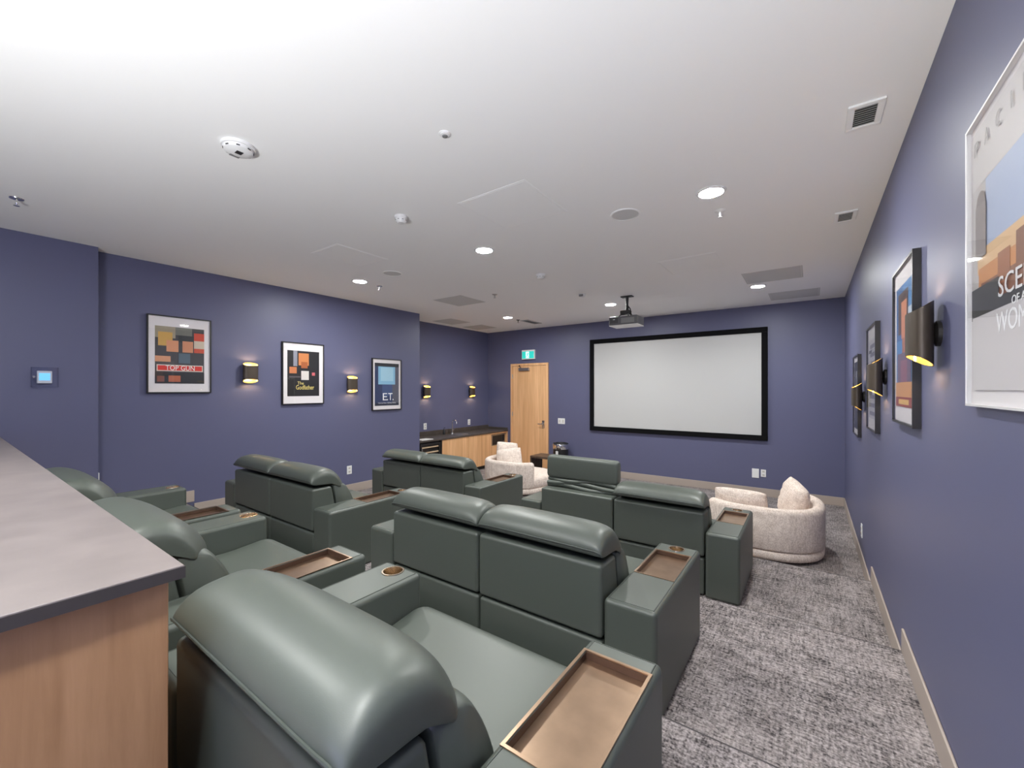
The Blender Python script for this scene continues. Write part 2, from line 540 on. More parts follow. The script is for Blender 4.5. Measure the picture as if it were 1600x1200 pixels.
def poster(name, label, loc, rz, w, h, iw, ih, shapes, texts, frame='frame_black', ft=.012, depth=.03, iz=0.0, mat='mat_board'):
    """shapes: list of (colour, polygon in unit image coords 0..1, u right, v up)"""
    t = thing(name, label, 'poster', loc, rz, 'framed posters')
    bm = bmesh.new()
    for a in ((-w / 2, w / 2, -h / 2, -h / 2 + ft), (-w / 2, w / 2, h / 2 - ft, h / 2),
              (-w / 2, -w / 2 + ft, -h / 2 + ft, h / 2 - ft), (w / 2 - ft, w / 2, -h / 2 + ft, h / 2 - ft)):
        add_box(bm, a[0], a[1], -depth, 0, a[2], a[3])
    finish(bm, 'frame', frame, t, smooth=False)
    box('mat_board', -w / 2 + ft, w / 2 - ft, -depth + .012, -.002, -h / 2 + ft, h / 2 - ft, mat, t)
    bm = bmesh.new()
    names = []
    y = -depth + .012
    for i, (col, poly) in enumerate(shapes):
        k = pmat(col)
        if k not in names:
            names.append(k)
        yy = y - .0003 * (i + 1)
        vs = [bm.verts.new(((u - .5) * iw, yy, (v - .5) * ih + iz)) for u, v in poly]
        f = bm.faces.new(vs)
        f.material_index = names.index(k)
        f.normal_update()
        if f.normal.y > 0:
            f.normal_flip()
    me = bpy.data.meshes.new('print')
    bm.to_mesh(me); bm.free()
    for k in names:
        me.materials.append(MATS[k])
    pr = link(bpy.data.objects.new('print', me)); pr.parent = t
    for (s, u, v, size, wd, col) in texts:
        text_mesh('title_lettering', s, size, pmat(col), pr, ((u - .5) * iw, y - .0003 * (len(shapes) + 2), (v - .5) * ih + iz), (PIH, 0, 0), .0003, wd)
    box('glass_pane', -w / 2 + ft, w / 2 - ft, -depth + .002, -depth + .004, -h / 2 + ft, h / 2 - ft, 'pane', t)
    return t

def R(u0, v0, u1, v1):
    return [(u0, v0), (u1, v0), (u1, v1), (u0, v1)]
def E(cu, cv, ru, rv, n=20, a0=0, a1=360):
    return [(cu + ru * math.cos(math.radians(a0 + (a1 - a0) * i / n)), cv + rv * math.sin(math.radians(a0 + (a1 - a0) * i / n))) for i in range(n if a1 - a0 == 360 else n + 1)]

# left wall: built facing -Y, turned +90 degrees so that it faces +X
art1 = [((.27, .26, .27), R(0, 0, 1, 1)), ((.62, .58, .50), R(0, .80, .40, 1)), ((.80, .63, .33), R(.06, .66, .34, .90)), ((.45, .45, .42), R(.40, .86, .74, 1)),
        ((.84, .58, .43), R(.22, .56, .46, .76)), ((.20, .21, .22), R(.46, .74, .78, .86)), ((.80, .54, .40), R(.54, .56, .76, .76)), ((.80, .30, .22), R(.78, .78, 1, .92)),
        ((.80, .74, .66), R(.78, .64, 1, .78)), ((.78, .32, .22), R(.78, .56, 1, .64)), ((.84, .60, .46), R(0, .38, .30, .48)), ((.33, .40, .45), R(.46, .36, .70, .54)),
        ((.16, .16, .18), R(0, 0, 1, .20)), ((.85, .80, .75), R(.03, .215, .97, .33)), ((.84, .20, .16), R(.05, .23, .95, .315)), ((.70, .38, .25), R(.26, .03, .50, .14)), ((.50, .30, .25), R(.04, .03, .18, .13))]
poster('framed_poster', 'framed poster with red title band reading TOP GUN on the left wall', (XL, 1.595, 2.08), PIH, .575, .835, .44, .615, art1,
       [('TOP GUN', .5, .272, .075, .26, (.95, .95, .93))], iz=-.005)
art2 = [((.10, .09, .10), R(0, 0, 1, 1)), ((.55, .55, .60), R(.18, .66, .30, 1)), ((.80, .50, .28), R(.34, .68, .66, .95)), ((.66, .36, .18), R(.42, .62, .62, .76)),
        ((.78, .47, .28), R(.06, .50, .28, .64)), ((.85, .82, .80), R(.42, .36, .66, .56)), ((.78, .38, .40), R(.76, .46, .86, .53)), ((.36, .33, .35), R(.05, .41, .40, .44))]
poster('framed_poster', 'framed dark poster with gold lettering THE GODFATHER on the left wall', (XL, 2.966, 1.919), PIH, .575, .835, .44, .615, art2,
       [('The', .40, .285, .06, .085, (.93, .85, .52)), ('Godfather', .54, .19, .085, .25, (.95, .86, .50))], iz=0.0)
art3 = [((.13, .19, .36), R(0, 0, 1, 1)), ((.32, .32, .38), R(.72, .0, 1, 1)), ((.22, .30, .48), R(.30, .22, .72, .60)),
        ((.52, .72, .84), R(.14, .50, .84, .94)), ((.64, .80, .88), R(.24, .58, .76, .90)), ((.10, .10, .14), R(0, .92, 1, 1)),
        ((.07, .10, .20), R(0, 0, 1, .06))]
poster('framed_poster', 'framed blue poster with white lettering E.T. on the left wall', (XL, 4.345, 1.785), PIH, .575, .835, .475, .69, art3,
       [('E', .40, .20, .17, .085, (.96, .96, .97)), ('.', .515, .20, .17, .02, (.96, .96, .97)), ('T', .635, .20, .17, .085, (.96, .96, .97)), ('.', .75, .20, .17, .02, (.96, .96, .97)), ('THE EXTRA-TERRESTRIAL', .5, .06, .03, .36, (.85, .85, .88))], iz=0.0)
# right wall: turned -90 degrees so that it faces -X; image left edge is towards the screen
art4 = [((.74, .72, .72), R(0, 0, 1, 1)), ((.66, .72, .84), R(.22, .42, 1, .78)), ((.80, .78, .78), R(0, .78, 1, 1)), ((.88, .72, .52), R(.10, .44, 1, .53)),
        ((.80, .52, .25), R(.12, .38, 1, .46)), ((.52, .30, .16), R(.16, .31, 1, .40)), ((.62, .36, .18), R(.40, .36, .55, .47)), ((.50, .28, .15), R(.62, .34, .75, .50)),
        ((.45, .40, .40), E(.16, .70, .07, .05)), ((.52, .48, .48), R(.08, .50, .24, .70)), ((.13, .12, .13), R(.02, .27, .42, .39)), ((.10, .09, .10), R(.42, .27, 1, .32)), ((.80, .78, .79), R(.04, .0, 1, .28))]
poster('framed_poster', 'large glossy poster lettered SCENT OF A WOMAN in a thin pale frame', (XR, 1.567, 2.07), -PIH, .575, .835, .545, .76, art4,
       [(ch, .10 + .16 * k, .925, .06, .034 if ch != 'I' else .006, (.62, .60, .60)) for k, ch in enumerate('PACINO')] + [ ('SCENT', .68, .345, .075, .28, (.92, .92, .93)), ('OF A', .66, .285, .03, .08, (.95, .95, .95)), ('WOMAN', .68, .225, .075, .30, (.96, .96, .97))],
       frame='frame_silver', ft=.006, depth=.022, iz=.01)
art5 = [((.30, .52, .74), R(0, 0, 1, 1)), ((.22, .40, .62), R(0, .55, .4, 1)), ((.75, .80, .86), R(.7, .6, 1, .78)), ((.30, .20, .16), R(.14, .60, .74, .94)),
        ((.80, .52, .38), R(.34, .56, .66, .86)), ((.66, .42, .30), R(.40, .42, .60, .56)), ((.42, .34, .42), R(.10, .16, .90, .44)), ((.56, .36, .42), R(.3, .2, .7, .38)),
        ((.84, .60, .36), R(0, .08, 1, .20)), ((.62, .28, .20), R(0, .0, 1, .08)), ((.90, .72, .40), R(.2, .02, .8, .06))]
poster('framed_poster', 'framed blue and brown poster between two sconces on the right wall', (XR, 2.905, 1.935), -PIH, .575, .825, .46, .635, art5, [], iz=-.005)
art6 = [((.78, .77, .80), R(0, 0, 1, 1))]
rr = random.Random(4)
for k in range(9):
    v = .04 + k * .105
    art6.append(((.52, .51, .56), R(.06 + .3 * rr.random(), v, .94, v + .05)))
    if k in (2, 5, 7):
        art6.append(((.34, .33, .38), R(.1, v + .05, .5, v + .09)))
poster('framed_poster', 'framed pale newsprint-style poster on the right wall, partly behind a sconce', (XR, 4.256, 1.79), -PIH, .575, .815, .47, .62, art6, [], iz=-.005)
art7 = [((.08, .08, .10), R(0, 0, 1, 1)), ((.50, .50, .54), R(.38, .52, .56, .86)), ((.75, .75, .78), E(.47, .80, .09, .07)), ((.22, .22, .26), R(.1, .1, .9, .34))]
poster('framed_poster', 'framed nearly black poster on the right wall nearest the screen', (XR, 5.605, 1.64), -PIH, .575, .825, .50, .70, art7, [], iz=0.0)

# ------------------------------------------------------------------ wall sconces
def make_sconce():
    """origin on the wall at the middle of the tube, facing -Y"""
    root = link(bpy.data.objects.new('wall_sconce', None))
    n, th = 28, .004
    hw, dp, gap, hz, cut = .085, .080, .018, .128, .046
    bm = bmesh.new()
    def ring(inner, top):
        out = []
        for i in range(n):
            a = 2 * math.pi * i / n
            k = th if inner else 0
            x = (hw - k) * math.cos(a)
            yy = (dp / 2 - k) * math.sin(a) - gap - dp / 2
            f_ = (-(yy + gap) / dp)                      # 0 at the wall side, 1 at the front
            z = hz - cut * f_ * (1.0 + .15 * math.cos(a) ** 2)
            out.append(bm.verts.new((x, yy, z if top else -z)))
        return out
    ob, ot, ib, it = ring(0, 0), ring(0, 1), ring(1, 0), ring(1, 1)
    for i in range(n):
        j = (i + 1) % n
        f = bm.faces.new((ob[i], ob[j], ot[j], ot[i])); f.material_index = 0
        f = bm.faces.new((ib[j], ib[i], it[i], it[j])); f.material_index = 1
        f = bm.faces.new((ot[i], ot[j], it[j], it[i])); f.material_index = 1
        f = bm.faces.new((ob[j], ob[i], ib[i], ib[j])); f.material_index = 1
    finish(bm, 'shade', ['sconce_bronze', 'gold_inside'], root)
    lathe('wall_plate', [(.05, 0), (.05, .012), (.03, gap + .002)], 'dark_metal', root, 24, mat4=Matrix.Rotation(PIH, 4, 'X'))
    b = box('lamp_holder', -.05, .05, -gap - dp * .62, -gap - dp * .3, -.03, .03, 'gold_inside', root, bevel=.006, seg=2)
    for s in (-1, 1):
        lathe('bulb', [(.004, 0), (.014, .005), (.017, .016), (.010, .028), (.002, .032)], 'bulb', root, 14,
              mat4=Matrix.Translation((0, -gap - dp * .46, s * .031)) @ Matrix.Rotation(0 if s > 0 else math.pi, 4, 'X'))
        ld = bpy.data.lights.new('sconce_light', 'POINT')
        ld.energy = SCONCE_W
        ld.color = (1.0, .80, .45)
        ld.shadow_soft_size = .012
        lo = link(bpy.data.objects.new('sconce_light', ld))
        lo.parent = root
        lo.location = (0, -gap - dp * .46, s * .078)
    return root
sc0 = make_sconce()
SC = [((XL, 2.285, 1.908), PIH, 'bronze tube wall sconce between the red banded poster and the gold lettered poster'),
      ((XL, 3.685, 1.78), PIH, 'bronze tube wall sconce between the gold lettered poster and the blue poster'),
      ((XA, 5.745, 1.66), PIH, 'bronze tube wall sconce in the alcove, over the drinks cooler'),
      ((XA, 7.11, 1.655), PIH, 'bronze tube wall sconce in the alcove, over the microwave end'),
      ((XR, 2.285, 1.92), -PIH, 'bronze tube wall sconce between the large glossy poster and the blue and brown poster'),
      ((XR, 3.685, 1.785), -PIH, 'bronze tube wall sconce between the blue and brown poster and the newsprint poster'),
      ((XR, 5.02, 1.635), -PIH, 'bronze tube wall sconce between the newsprint poster and the black poster')]
for i, (loc, rz, lab) in enumerate(SC):
    o = sc0 if i == 0 else dup(sc0)
    o.location = loc
    o.rotation_euler = (0, 0, rz)
    tag(o, lab, 'wall lamp', 'wall sconces')

# ------------------------------------------------------------------ ceiling fittings
def make_downlight():
    root = link(bpy.data.objects.new('ceiling_light', None))
    lathe('trim_ring', [(.074, -.001), (.078, -.009), (.092, -.006), (.096, 0)], 'white_plastic', root, 36, cap=False)
    lathe('lens', [(.001, -.009), (.05, -.009), (.0745, -.006)], 'lamp_lens', root, 32, cap=False)
    ld = bpy.data.lights.new('lamp_beam', 'SPOT')
    ld.energy = BEAM_W
    ld.color = (.985, 1.0, .965)
    ld.spot_size = math.radians(150)
    ld.spot_blend = .9
    ld.shadow_soft_size = .06
    lo = link(bpy.data.objects.new('lamp_beam', ld))
    lo.parent = root
    lo.location = (0, 0, -.012)
    return root
dl0 = make_downlight()
DL = [(-.55, 3.10, 'round recessed ceiling light beside the ceiling speaker near the right wall vents'),
      (-2.56, 3.11, 'round recessed ceiling light in the middle of the ceiling behind the projector'),
      (-4.55, 3.10, 'round recessed ceiling light over the left sofas beside a chrome sprinkler'),
      (-4.59, 6.27, 'round recessed ceiling light in front of the oak door'),
      (-2.565, 6.25, 'round recessed ceiling light beside the projector mount'),
      (-.555, 6.27, 'round recessed ceiling light between the grey ceiling panels above the beige chair'),
      (-.55, -.06, 'added unseen recessed ceiling light above the bar counter end'),  # this and the next lamp are added out of view, continuing the grid
      (-2.56, -.06, 'added unseen recessed ceiling light above the middle of the bar counter')]
for i, (x, y, lab) in enumerate(DL):
    o = dl0 if i == 0 else dup(dl0)
    o.location = (x, y, H)
    tag(o, lab, 'ceiling light', 'recessed ceiling lights')

for (x, y, lab) in ((-1.157, 3.11, 'round flush ceiling speaker near the right-hand ceiling light'), (-3.94, 3.113, 'round flush ceiling speaker over the left sofas')):
    t = thing('ceiling_speaker', lab, 'speaker', (x, y, H), group='ceiling speakers')
    lathe('rim', [(.098, -.001), (.100, -.007), (.110, -.006), (.113, 0)], 'panel_white', t, 36, cap=False)
    lathe('grille', [(.0005, -.005), (.06, -.005), (.099, -.004)], 'panel_grey', t, 36, cap=False)

def access_panel(lab, x0, x1, y0, y1, mat, name='ceiling_access_panel'):
    t = thing(name, lab, 'ceiling panel', ((x0 + x1) / 2, (y0 + y1) / 2, H), group='ceiling panels')
    w, d_ = (x1 - x0) / 2, (y1 - y0) / 2
    fr = .012
    box('panel', -w + fr + .003, w - fr - .003, -d_ + fr + .003, d_ - fr - .003, -.0025, -.0005, mat, t)
    for a in ((-w, w, -d_, -d_ + fr), (-w, w, d_ - fr, d_), (-w, -w + fr, -d_ + fr, d_ - fr), (w - fr, w, -d_ + fr, d_ - fr)):
        box('frame_strip', *a, -.002, 0, mat, t)
    return t
access_panel('large flush square ceiling panel near the small round sensor', -2.08, -1.49, 2.215, 2.80, 'ceiling_paint')
access_panel('flush square ceiling panel over the left sofas', -4.01, -3.55, 2.18, 2.75, 'ceiling_paint')
access_panel('bright white square ceiling panel in front of the projector side of the room', -1.317, -.748, 4.47, 5.07, 'panel_white')
access_panel('grey square ceiling panel beside the ceiling light above the beige chair', -.655, -.068, 5.5, 6.08, 'panel_grey')
access_panel('grey square ceiling panel in the corner above the screen', -.48, .108, 6.84, 7.41, 'panel_grey')
access_panel('grey square ceiling panel over the left sofas near the alcove', -4.62, -4.06, 4.4, 4.97, 'panel_grey')
access_panel('grey square ceiling panel in the alcove above the drinks cooler', -6.05, -5.54, 5.74, 6.30, 'panel_grey')
access_panel('grey square ceiling panel in the alcove corner above the microwave', -6.1, -5.55, 6.66, 7.18, 'panel_grey')

def vent(lab, x, y, w, d_, mat='panel_white', n=9):
    t = thing('ceiling_vent', lab, 'vent', (x, y, H), group='ceiling vents')
    fr = .028
    box('duct_backing', -w + fr, w - fr, -d_ + fr, d_ - fr, -.002, -.0005, 'black', t)
    for a in ((-w, w, -d_, -d_ + fr), (-w, w, d_ - fr, d_), (-w, -w + fr, -d_ + fr, d_ - fr), (w - fr, w, -d_ + fr, d_ - fr)):
        box('frame_strip', *a, -.012, 0, mat, t, bevel=.003, seg=1)
    first = None
    for k in range(n):
        yy = -d_ + fr + (k + .5) * (2 * d_ - 2 * fr) / n
        if first is None:
            bm = bmesh.new()
            add_prism(bm, [(-.004, -.0105), (-.003, -.0108), (.004, -.0045), (.003, -.004)], 'x', -w + fr, w - fr)
            first = finish(bm, 'slat', 'panel_grey', t, smooth=False)
            s = first
        else:
            s = link(first.copy()); s.parent = t
        s.location = (0, yy, 0)
vent('larger white louvred ceiling vent close to the right wall', .217, 2.664, .07, .118)
vent('smaller white louvred ceiling vent close to the right wall, towards the screen', .222, 4.135, .07, .118)
vent('narrow grey louvred ceiling vent in front of the oak door', -4.51, 6.95, .09, .26, 'panel_grey', 12)

def detector(lab, x, y, r, h_, vents=True, cat='smoke detector', name='smoke_detector'):
    t = thing(name, lab, cat, (x, y, H), group='ceiling detectors')
    lathe('base', [(r * .99, 0), (r, -h_ * .2), (r * .97, -h_ * .35)], 'white_plastic', t, 32)
    lathe('dome', [(r * .88, -h_ * .35), (r * .82, -h_ * .7), (r * .55, -h_ * .97), (.002, -h_)], 'white_plastic', t, 32, cap=False)
    if vents:
        for k in range(8):
            a = 2 * math.pi * (k + .5) / 8
            o = box('vent_slot', -.1 * r, .1 * r, -.03 * r, .03 * r, -.002, .002, 'black', t)
            o.location = (r * .84 * math.cos(a), r * .84 * math.sin(a), -h_ * .6)
            o.rotation_euler = (math.radians(90), 0, a + PIH)
    return t
t = detector('large round smoke alarm with printed label over the near recliners', -2.573, .99, .085, .045)
box('printed_label', .0, .035, -.02, .012, -.0462, -.0445, 'black', t)
box('printed_label', -.052, -.03, -.028, .02, -.044, -.036, 'grey_plastic', t)
detector('small dome smoke detector beside the large flush ceiling panel', -2.59, 2.13, .05, .055)
detector('white smoke detector midway between the middle ceiling light and the projector', -2.57, 4.162, .055, .05)
t = detector('white square-bodied motion sensor near the projector mount', -2.607, 5.338, .05, .05, False, 'sensor', 'motion_sensor')
box('lens_window', -.03, .03, -.052, -.035, -.045, -.015, 'grey_plastic', t, bevel=.004, seg=2)
t = detector('tiny round grey sensor in the ceiling near the top of the room', -1.565, 1.576, .032, .012, False, 'sensor', 'motion_sensor')
lathe('eye', [(.015, -.011), (.014, -.016), (.002, -.018)], 'grey_plastic', t, 16, cap=False)

for (x, y, lab, m_) in ((-4.55, .349, 'chrome pendant sprinkler near the wall pier', 'chrome'), (-4.563, 3.40, 'chrome pendant sprinkler beside the ceiling light over the left sofas', 'chrome'),
                        (-.552, 3.46, 'white sprinkler beside the right-hand ceiling light', 'white_plastic'), (-3.634, 4.65, 'small sprinkler near the grey ceiling panel by the alcove', 'steel'),
                        (-4.6, 6.62, 'small dark sprinkler between the ceiling light and the narrow vent', 'dark_metal')):
    t = thing('sprinkler', lab, 'sprinkler', (x, y, H), group='ceiling sprinklers')
    lathe('escutcheon', [(.038, 0), (.036, -.005), (.014, -.012)], m_, t, 24)
    lathe('stem', [(.008, -.012), (.008, -.034), (.003, -.05)], m_, t, 14)
    lathe('deflector', [(.016, -.050), (.016, -.053)], m_, t, 16)

# ------------------------------------------------------------------ uplights added out of view on the back wall to brighten the ceiling
for i, (x, lab) in enumerate(((-.25, 'added unseen bowl uplight on the back wall close to the right wall'), (-1.05, 'added unseen bowl uplight on the back wall beyond the free counter end'))):
    t = thing('added_uplight', lab, 'wall lamp', (x, YBACK, 1.25), 0, 'added back wall uplights')
    lathe('bowl', [(.02, -.10), (.07, -.085), (.12, -.045), (.15, 0), (.146, .002), (.115, -.042), (.02, -.06)], 'dark_metal', t, 32, mat4=Matrix.Translation((0, .16, 0)))
    lathe('lens', [(.001, -.012), (.10, -.012), (.142, -.002)], 'added_uplight_lens', t, 32, mat4=Matrix.Translation((0, .16, 0)), cap=False)
    box('bracket', -.03, .03, 0, .05, -.12, -.01, 'dark_metal', t, bevel=.005, seg=2)

# ------------------------------------------------------------------ projector
t = thing('projector', 'dark ceiling projector with white underside hanging on a black pole', 'projector', (-2.152, 5.862, H))
box('ceiling_plate', -.085, .085, -.045, .045, -.014, 0, 'black', t, bevel=.005)
lathe('pole', [(.024, -.014), (.02, -.06), (.017, -.12), (.021, -.17), (.021, -.21)], 'black', t, 20)
box('tilt_bracket', -.09, .05, -.05, .05, -.262, -.205, 'black', t, bevel=.01)
tube('cable', [(.02, 0, -.15), (.05, -.01, -.19), (.06, -.015, -.25), (.05, -.02, -.31)], .008, 'black', t)
for ax, ay in ((-.10, -.08), (.10, -.08), (0, .09)):
    tube('mount_arm', [(0, 0, -.25), (ax * .8, ay * .8, -.275), (ax, ay, -.31)], .009, 'black', t)
pb = box('projector_body', -.215, .205, -.16, .13, -.425, -.305, 'projector_grey', t, bevel=.016)
box('bottom_cover', -.212, .202, -.157, .127, -.437, -.4255, 'white_plastic', pb, bevel=.004)
lathe('lens_barrel', [(.045, 0), (.045, .03), (.036, .032)], 'black', pb, 24, mat4=Matrix.Translation((.09, .13, -.365)) @ Matrix.Rotation(-PIH, 4, 'X'))
for k in range(6):
    box('vent_rib', -.19 + k * .02, -.182 + k * .02, -.1635, -.1602, -.40, -.33, 'black', pb)
box('connector_panel', -.03, .16, -.1635, -.1602, -.405, -.335, 'grey_plastic', pb)
box('badge', -.15, -.12, -.1645, -.1636, -.352, -.342, 'white_plastic', pb)

# ------------------------------------------------------------------ bar counter beside the camera
t = thing('bar_counter', 'long bar counter end with oak panel and grey stone top behind the recliners', 'counter', (0, 0, Z3))
CZ = 1.35 - Z3
box('end_panel', -1.062, -1.042, -.46, .276, 0, CZ - .027, 'oak_dark', t, bevel=.002, seg=1)
box('front_panel', XB + .013, -1.063, .256, .276, 0, CZ - .027, 'oak_dark', t)
box('back_panel', XB + .013, -1.063, -.46, -.44, 0, CZ - .027, 'oak_dark', t)
box('stone_top', XB + .004, -1.022, -.50, .296, CZ - .026, CZ, ['stone_top'], t, bevel=.002, seg=2)
box('edge_band', XB + .006, -1.0205, -.5015, .2975, CZ - .0255, CZ - .003, 'stone_edge', t)

# ------------------------------------------------------------------ alcove cabinet
CT = .775
XFC = -5.668
t = thing('alcove_cabinet', 'oak base cabinet with dark toe kick along the alcove wall', 'cabinet', (0, 0, 0))
box('toe_kick', XA, XFC - .05, YE + .004, YF - .002, 0, .075, 'black', t)
box('carcass', XA, XFC - .022, 5.62, 7.14, .076, CT - .032, 'oak', t)
dr = [(5.64, 6.388), (6.392, 7.14)]
for a, b_ in dr:
    box('cabinet_door', XFC - .02, XFC, a, b_, .078, CT - .034, 'oak', t, bevel=.001, seg=1)
box('filler_panel', XFC - .3, XFC, 5.60, 5.636, .076, CT - .032, 'dark_metal', t)
box('side_panel', XA, XFC, 7.70, YF - .002, .076, CT - .032, 'oak', t)
box('niche_drawer', XFC - .02, XFC, 7.145, 7.698, .078, .43, 'oak', t, bevel=.001, seg=1)
box('niche_shelf', XA, XFC, 7.145, 7.698, .432, .452, 'oak', t)
box('niche_back', XA, XA + .02, 7.145, 7.698, .453, CT - .032, 'black', t)
box('top_rail', XFC - .02, XFC, 7.145, 7.698, CT - .062, CT - .032, 'oak', t)
t = thing('alcove_worktop', 'dark stone worktop with low backsplash in the alcove', 'worktop', (0, 0, 0))
box('stone_slab', XA, XFC + .014, YE + .003, YF - .001, CT - .03, CT, 'stone_dark', t, bevel=.002, seg=1)
t = thing('backsplash', 'low dark stone upstand along the alcove wall above the worktop', 'backsplash', (0, 0, 0))
box('stone_upstand', XA, XA + .018, YE + .003, YF - .001, CT + .0005, CT + .09, 'stone_dark', t, bevel=.002, seg=1)
box('side_splash', XA + .019, XFC, YF - .018, YF - .001, CT + .0005, CT + .05, 'stone_dark', t, bevel=.002, seg=1)
t = thing('beverage_cooler', 'black undercounter drinks cooler with pale wooden shelves', 'cooler', (0, 0, 0))
box('cooler_body', XA + .03, XFC - .03, YE + .03, 5.59, .076, CT - .034, 'black', t)
bm = bmesh.new()
for a in ((YE + .04, YE + .075, .10, .72), (5.56, 5.59, .10, .72), (YE + .075, 5.56, .10, .14), (YE + .075, 5.56, .675, .72)):
    add_box(bm, XFC - .028, XFC - .002, a[0], a[1], a[2], a[3])
dd = finish(bm, 'door_frame', 'black', t, smooth=False)
for z in (.28, .42, .535, .63):
    box('shelf_front', XFC - .028, XFC - .012, YE + .08, 5.555, z, z + .024, 'shelf_wood', t, bevel=.002, seg=1)
box('glass_door', XFC - .006, XFC - .003, YE + .075, 5.56, .14, .675, 'pane', t)
tube('door_handle', [(XFC + .02, YE + .06, .20), (XFC + .02, YE + .06, .64)], .008, 'steel', t)
t = thing('microwave', 'black microwave with steel trim in the cabinet niche', 'microwave', (0, 0, .4525))
box('microwave_body', -6.05, XFC - .03, 7.19, 7.66, 0, .245, 'steel', t, bevel=.005)
box('door_window', XFC - .031, XFC - .022, 7.215, 7.535, .02, .225, 'black', t, bevel=.003, seg=1)
box('control_panel', XFC - .031, XFC - .024, 7.545, 7.65, .02, .225, 'black', t, bevel=.003, seg=1)
lathe('dial', [(.02, 0), (.018, .015)], 'chrome', t, 18, mat4=Matrix.Translation((XFC - .024, 7.598, .08)) @ Matrix.Rotation(PIH, 4, 'Y'))
t = thing('faucet', 'chrome gooseneck faucet standing on the alcove worktop', 'faucet', (-6.13, 6.39, CT))
lathe('faucet_base', [(.03, 0), (.03, .01), (.018, .018), (.016, .09)], 'chrome', t, 20)
tube('gooseneck', [(0, 0, .08), (0, 0, .22), (.012, 0, .255), (.045, 0, .285), (.085, 0, .285), (.118, 0, .255), (.125, 0, .20)], .012, 'chrome', t, 12)
tube('lever', [(0, .015, .07), (0, .06, .085)], .007, 'chrome', t)
t = thing('sink', 'round steel sink bowl set in the alcove worktop', 'sink', (-5.93, 6.39, CT))
lathe('bowl', [(.19, .0), (.19, .005), (.176, .005), (.165, .001), (.14, .0015), (.001, .002)], 'steel', t, 36, cap=False)
t = thing('soap_dispenser', 'small dark soap bottle beside the faucet', 'bottle', (-6.14, 6.16, CT))
lathe('bottle', [(.025, 0), (.027, .01), (.027, .08), (.010, .10), (.008, .12)], 'black', t, 18)
tube('pump', [(0, 0, .12), (0, 0, .14), (.03, 0, .138)], .006, 'black', t)
t = thing('folded_paper', 'pale sheet of paper lying at the end of the alcove worktop', 'paper', (-5.80, 5.30, CT))
box('sheet', -.10, .10, -.14, .14, 0, .008, 'white_plastic', t)

# ------------------------------------------------------------------ waste bin
t = thing('waste_bin', 'black round waste bin with steel band beside the oak door', 'bin', (-4.15, 7.50, 0))
lathe('bin_body', [(.14, 0), (.15, .01), (.155, .49)], 'black', t, 32)
lathe('steel_band', [(.157, .491), (.16, .50), (.16, .585), (.157, .592)], 'chrome', t, 32)
lathe('lid', [(.158, .593), (.15, .61), (.10, .618), (.095, .605), (.001, .60)], 'black', t, 32, cap=False)
for k in range(2):
    box('white_label', -.028 + .006 * k, .028 - .006 * k, -.1585, -.1565, .36 - k * .10, .46 - k * .12, 'white_plastic', t)

# ------------------------------------------------------------------ round beige chairs
def squarish(o, n=2.6):
    for v in o.data.vertices:
        r = math.hypot(v.co.x, v.co.y)
        if r > .001:
            c_, s_ = abs(v.co.x / r), abs(v.co.y / r)
            k = (c_ ** n + s_ ** n) ** (-1 / n)
            v.co.x *= k; v.co.y *= k

def arc_shell(parent, a0, a1, R0, R1, zb, zt, steps=44):
    """curved upholstered back: rounded section swept along an arc, ends rounded off"""
    sec = []
    cx, cz = (R0 + R1) / 2, (zb + zt) / 2
    hw, hh, rc = (R1 - R0) / 2, (zt - zb) / 2, .055
    def corner(sx, sz, r, s):
        b0 = {(1, -1): -90, (1, 1): 0, (-1, 1): 90, (-1, -1): 180}[(sx, sz)]
        for k in range(s + 1):
            a = math.radians(b0 + 90 * k / s)
            sec.append((sx * (hw - r) + r * math.cos(a), sz * (hh - r) + r * math.sin(a)))
    corner(1, -1, .02, 2); corner(1, 1, rc, 5); corner(-1, 1, rc, 5); corner(-1, -1, .02, 2)
    bm = bmesh.new()
    rings = []
    ed = math.radians(5.0)
    A0, A1 = math.radians(a0), math.radians(a1)
    angs = [(A0 + ed * (1 - math.cos(q)), math.sin(q)) for q in (0.0, .35, .75, 1.15)]
    angs += [(A0 + ed + (A1 - A0 - 2 * ed) * k / steps, 1.0) for k in range(steps + 1)]
    angs += [(A1 - ed * (1 - math.cos(q)), math.sin(q)) for q in (1.15, .75, .35, 0.0)]
    for a, s in angs:
        kx = 1 - .055 / hw * (1 - s)
        kz = 1 - .055 / hh * (1 - s)
        rings.append([bm.verts.new(((cx + x * kx) * math.cos(a), (cx + x * kx) * math.sin(a), cz + z * kz)) for x, z in sec])
    n = len(sec)
    for A, B in zip(rings, rings[1:]):
        for k in range(n):
            bm.faces.new((A[k], A[(k + 1) % n], B[(k + 1) % n], B[k]))
    bm.faces.new(rings[0]); bm.faces.new(rings[-1])
    return finish(bm, 'backrest', 'beige_fabric', parent, angle=70)

def round_chair(label, loc, a0, a1):
    t = thing('swivel_chair', label, 'chair', loc, 0, 'round beige chairs')
    lathe('swivel_foot', [(.42, 0), (.42, .022)], 'black', t, 40)
    lathe('chair_base', [(.54, .022), (.565, .035), (.57, .06), (.57, .095), (.56, .112), (.54, .118)], 'beige_fabric', t, 64, angle=70)
    lathe('seat_cushion', [(.40, .119), (.548, .122), (.562, .14), (.562, .24), (.548, .268), (.49, .285), (.30, .295), (.001, .298)], 'beige_fabric', t, 64, angle=70)
    arc_shell(t, a0, a1, .465, .574, .1185, .53)
    for o in t.children:
        squarish(o)
    return t
round_chair('round beige chair with two cushions in front of the screen by the right wall', (-.445, 5.345, 0), -141, 50)
round_chair('round beige chair with two cushions in front of the oak door', (-4.08, 5.95, 0), -222, -33)

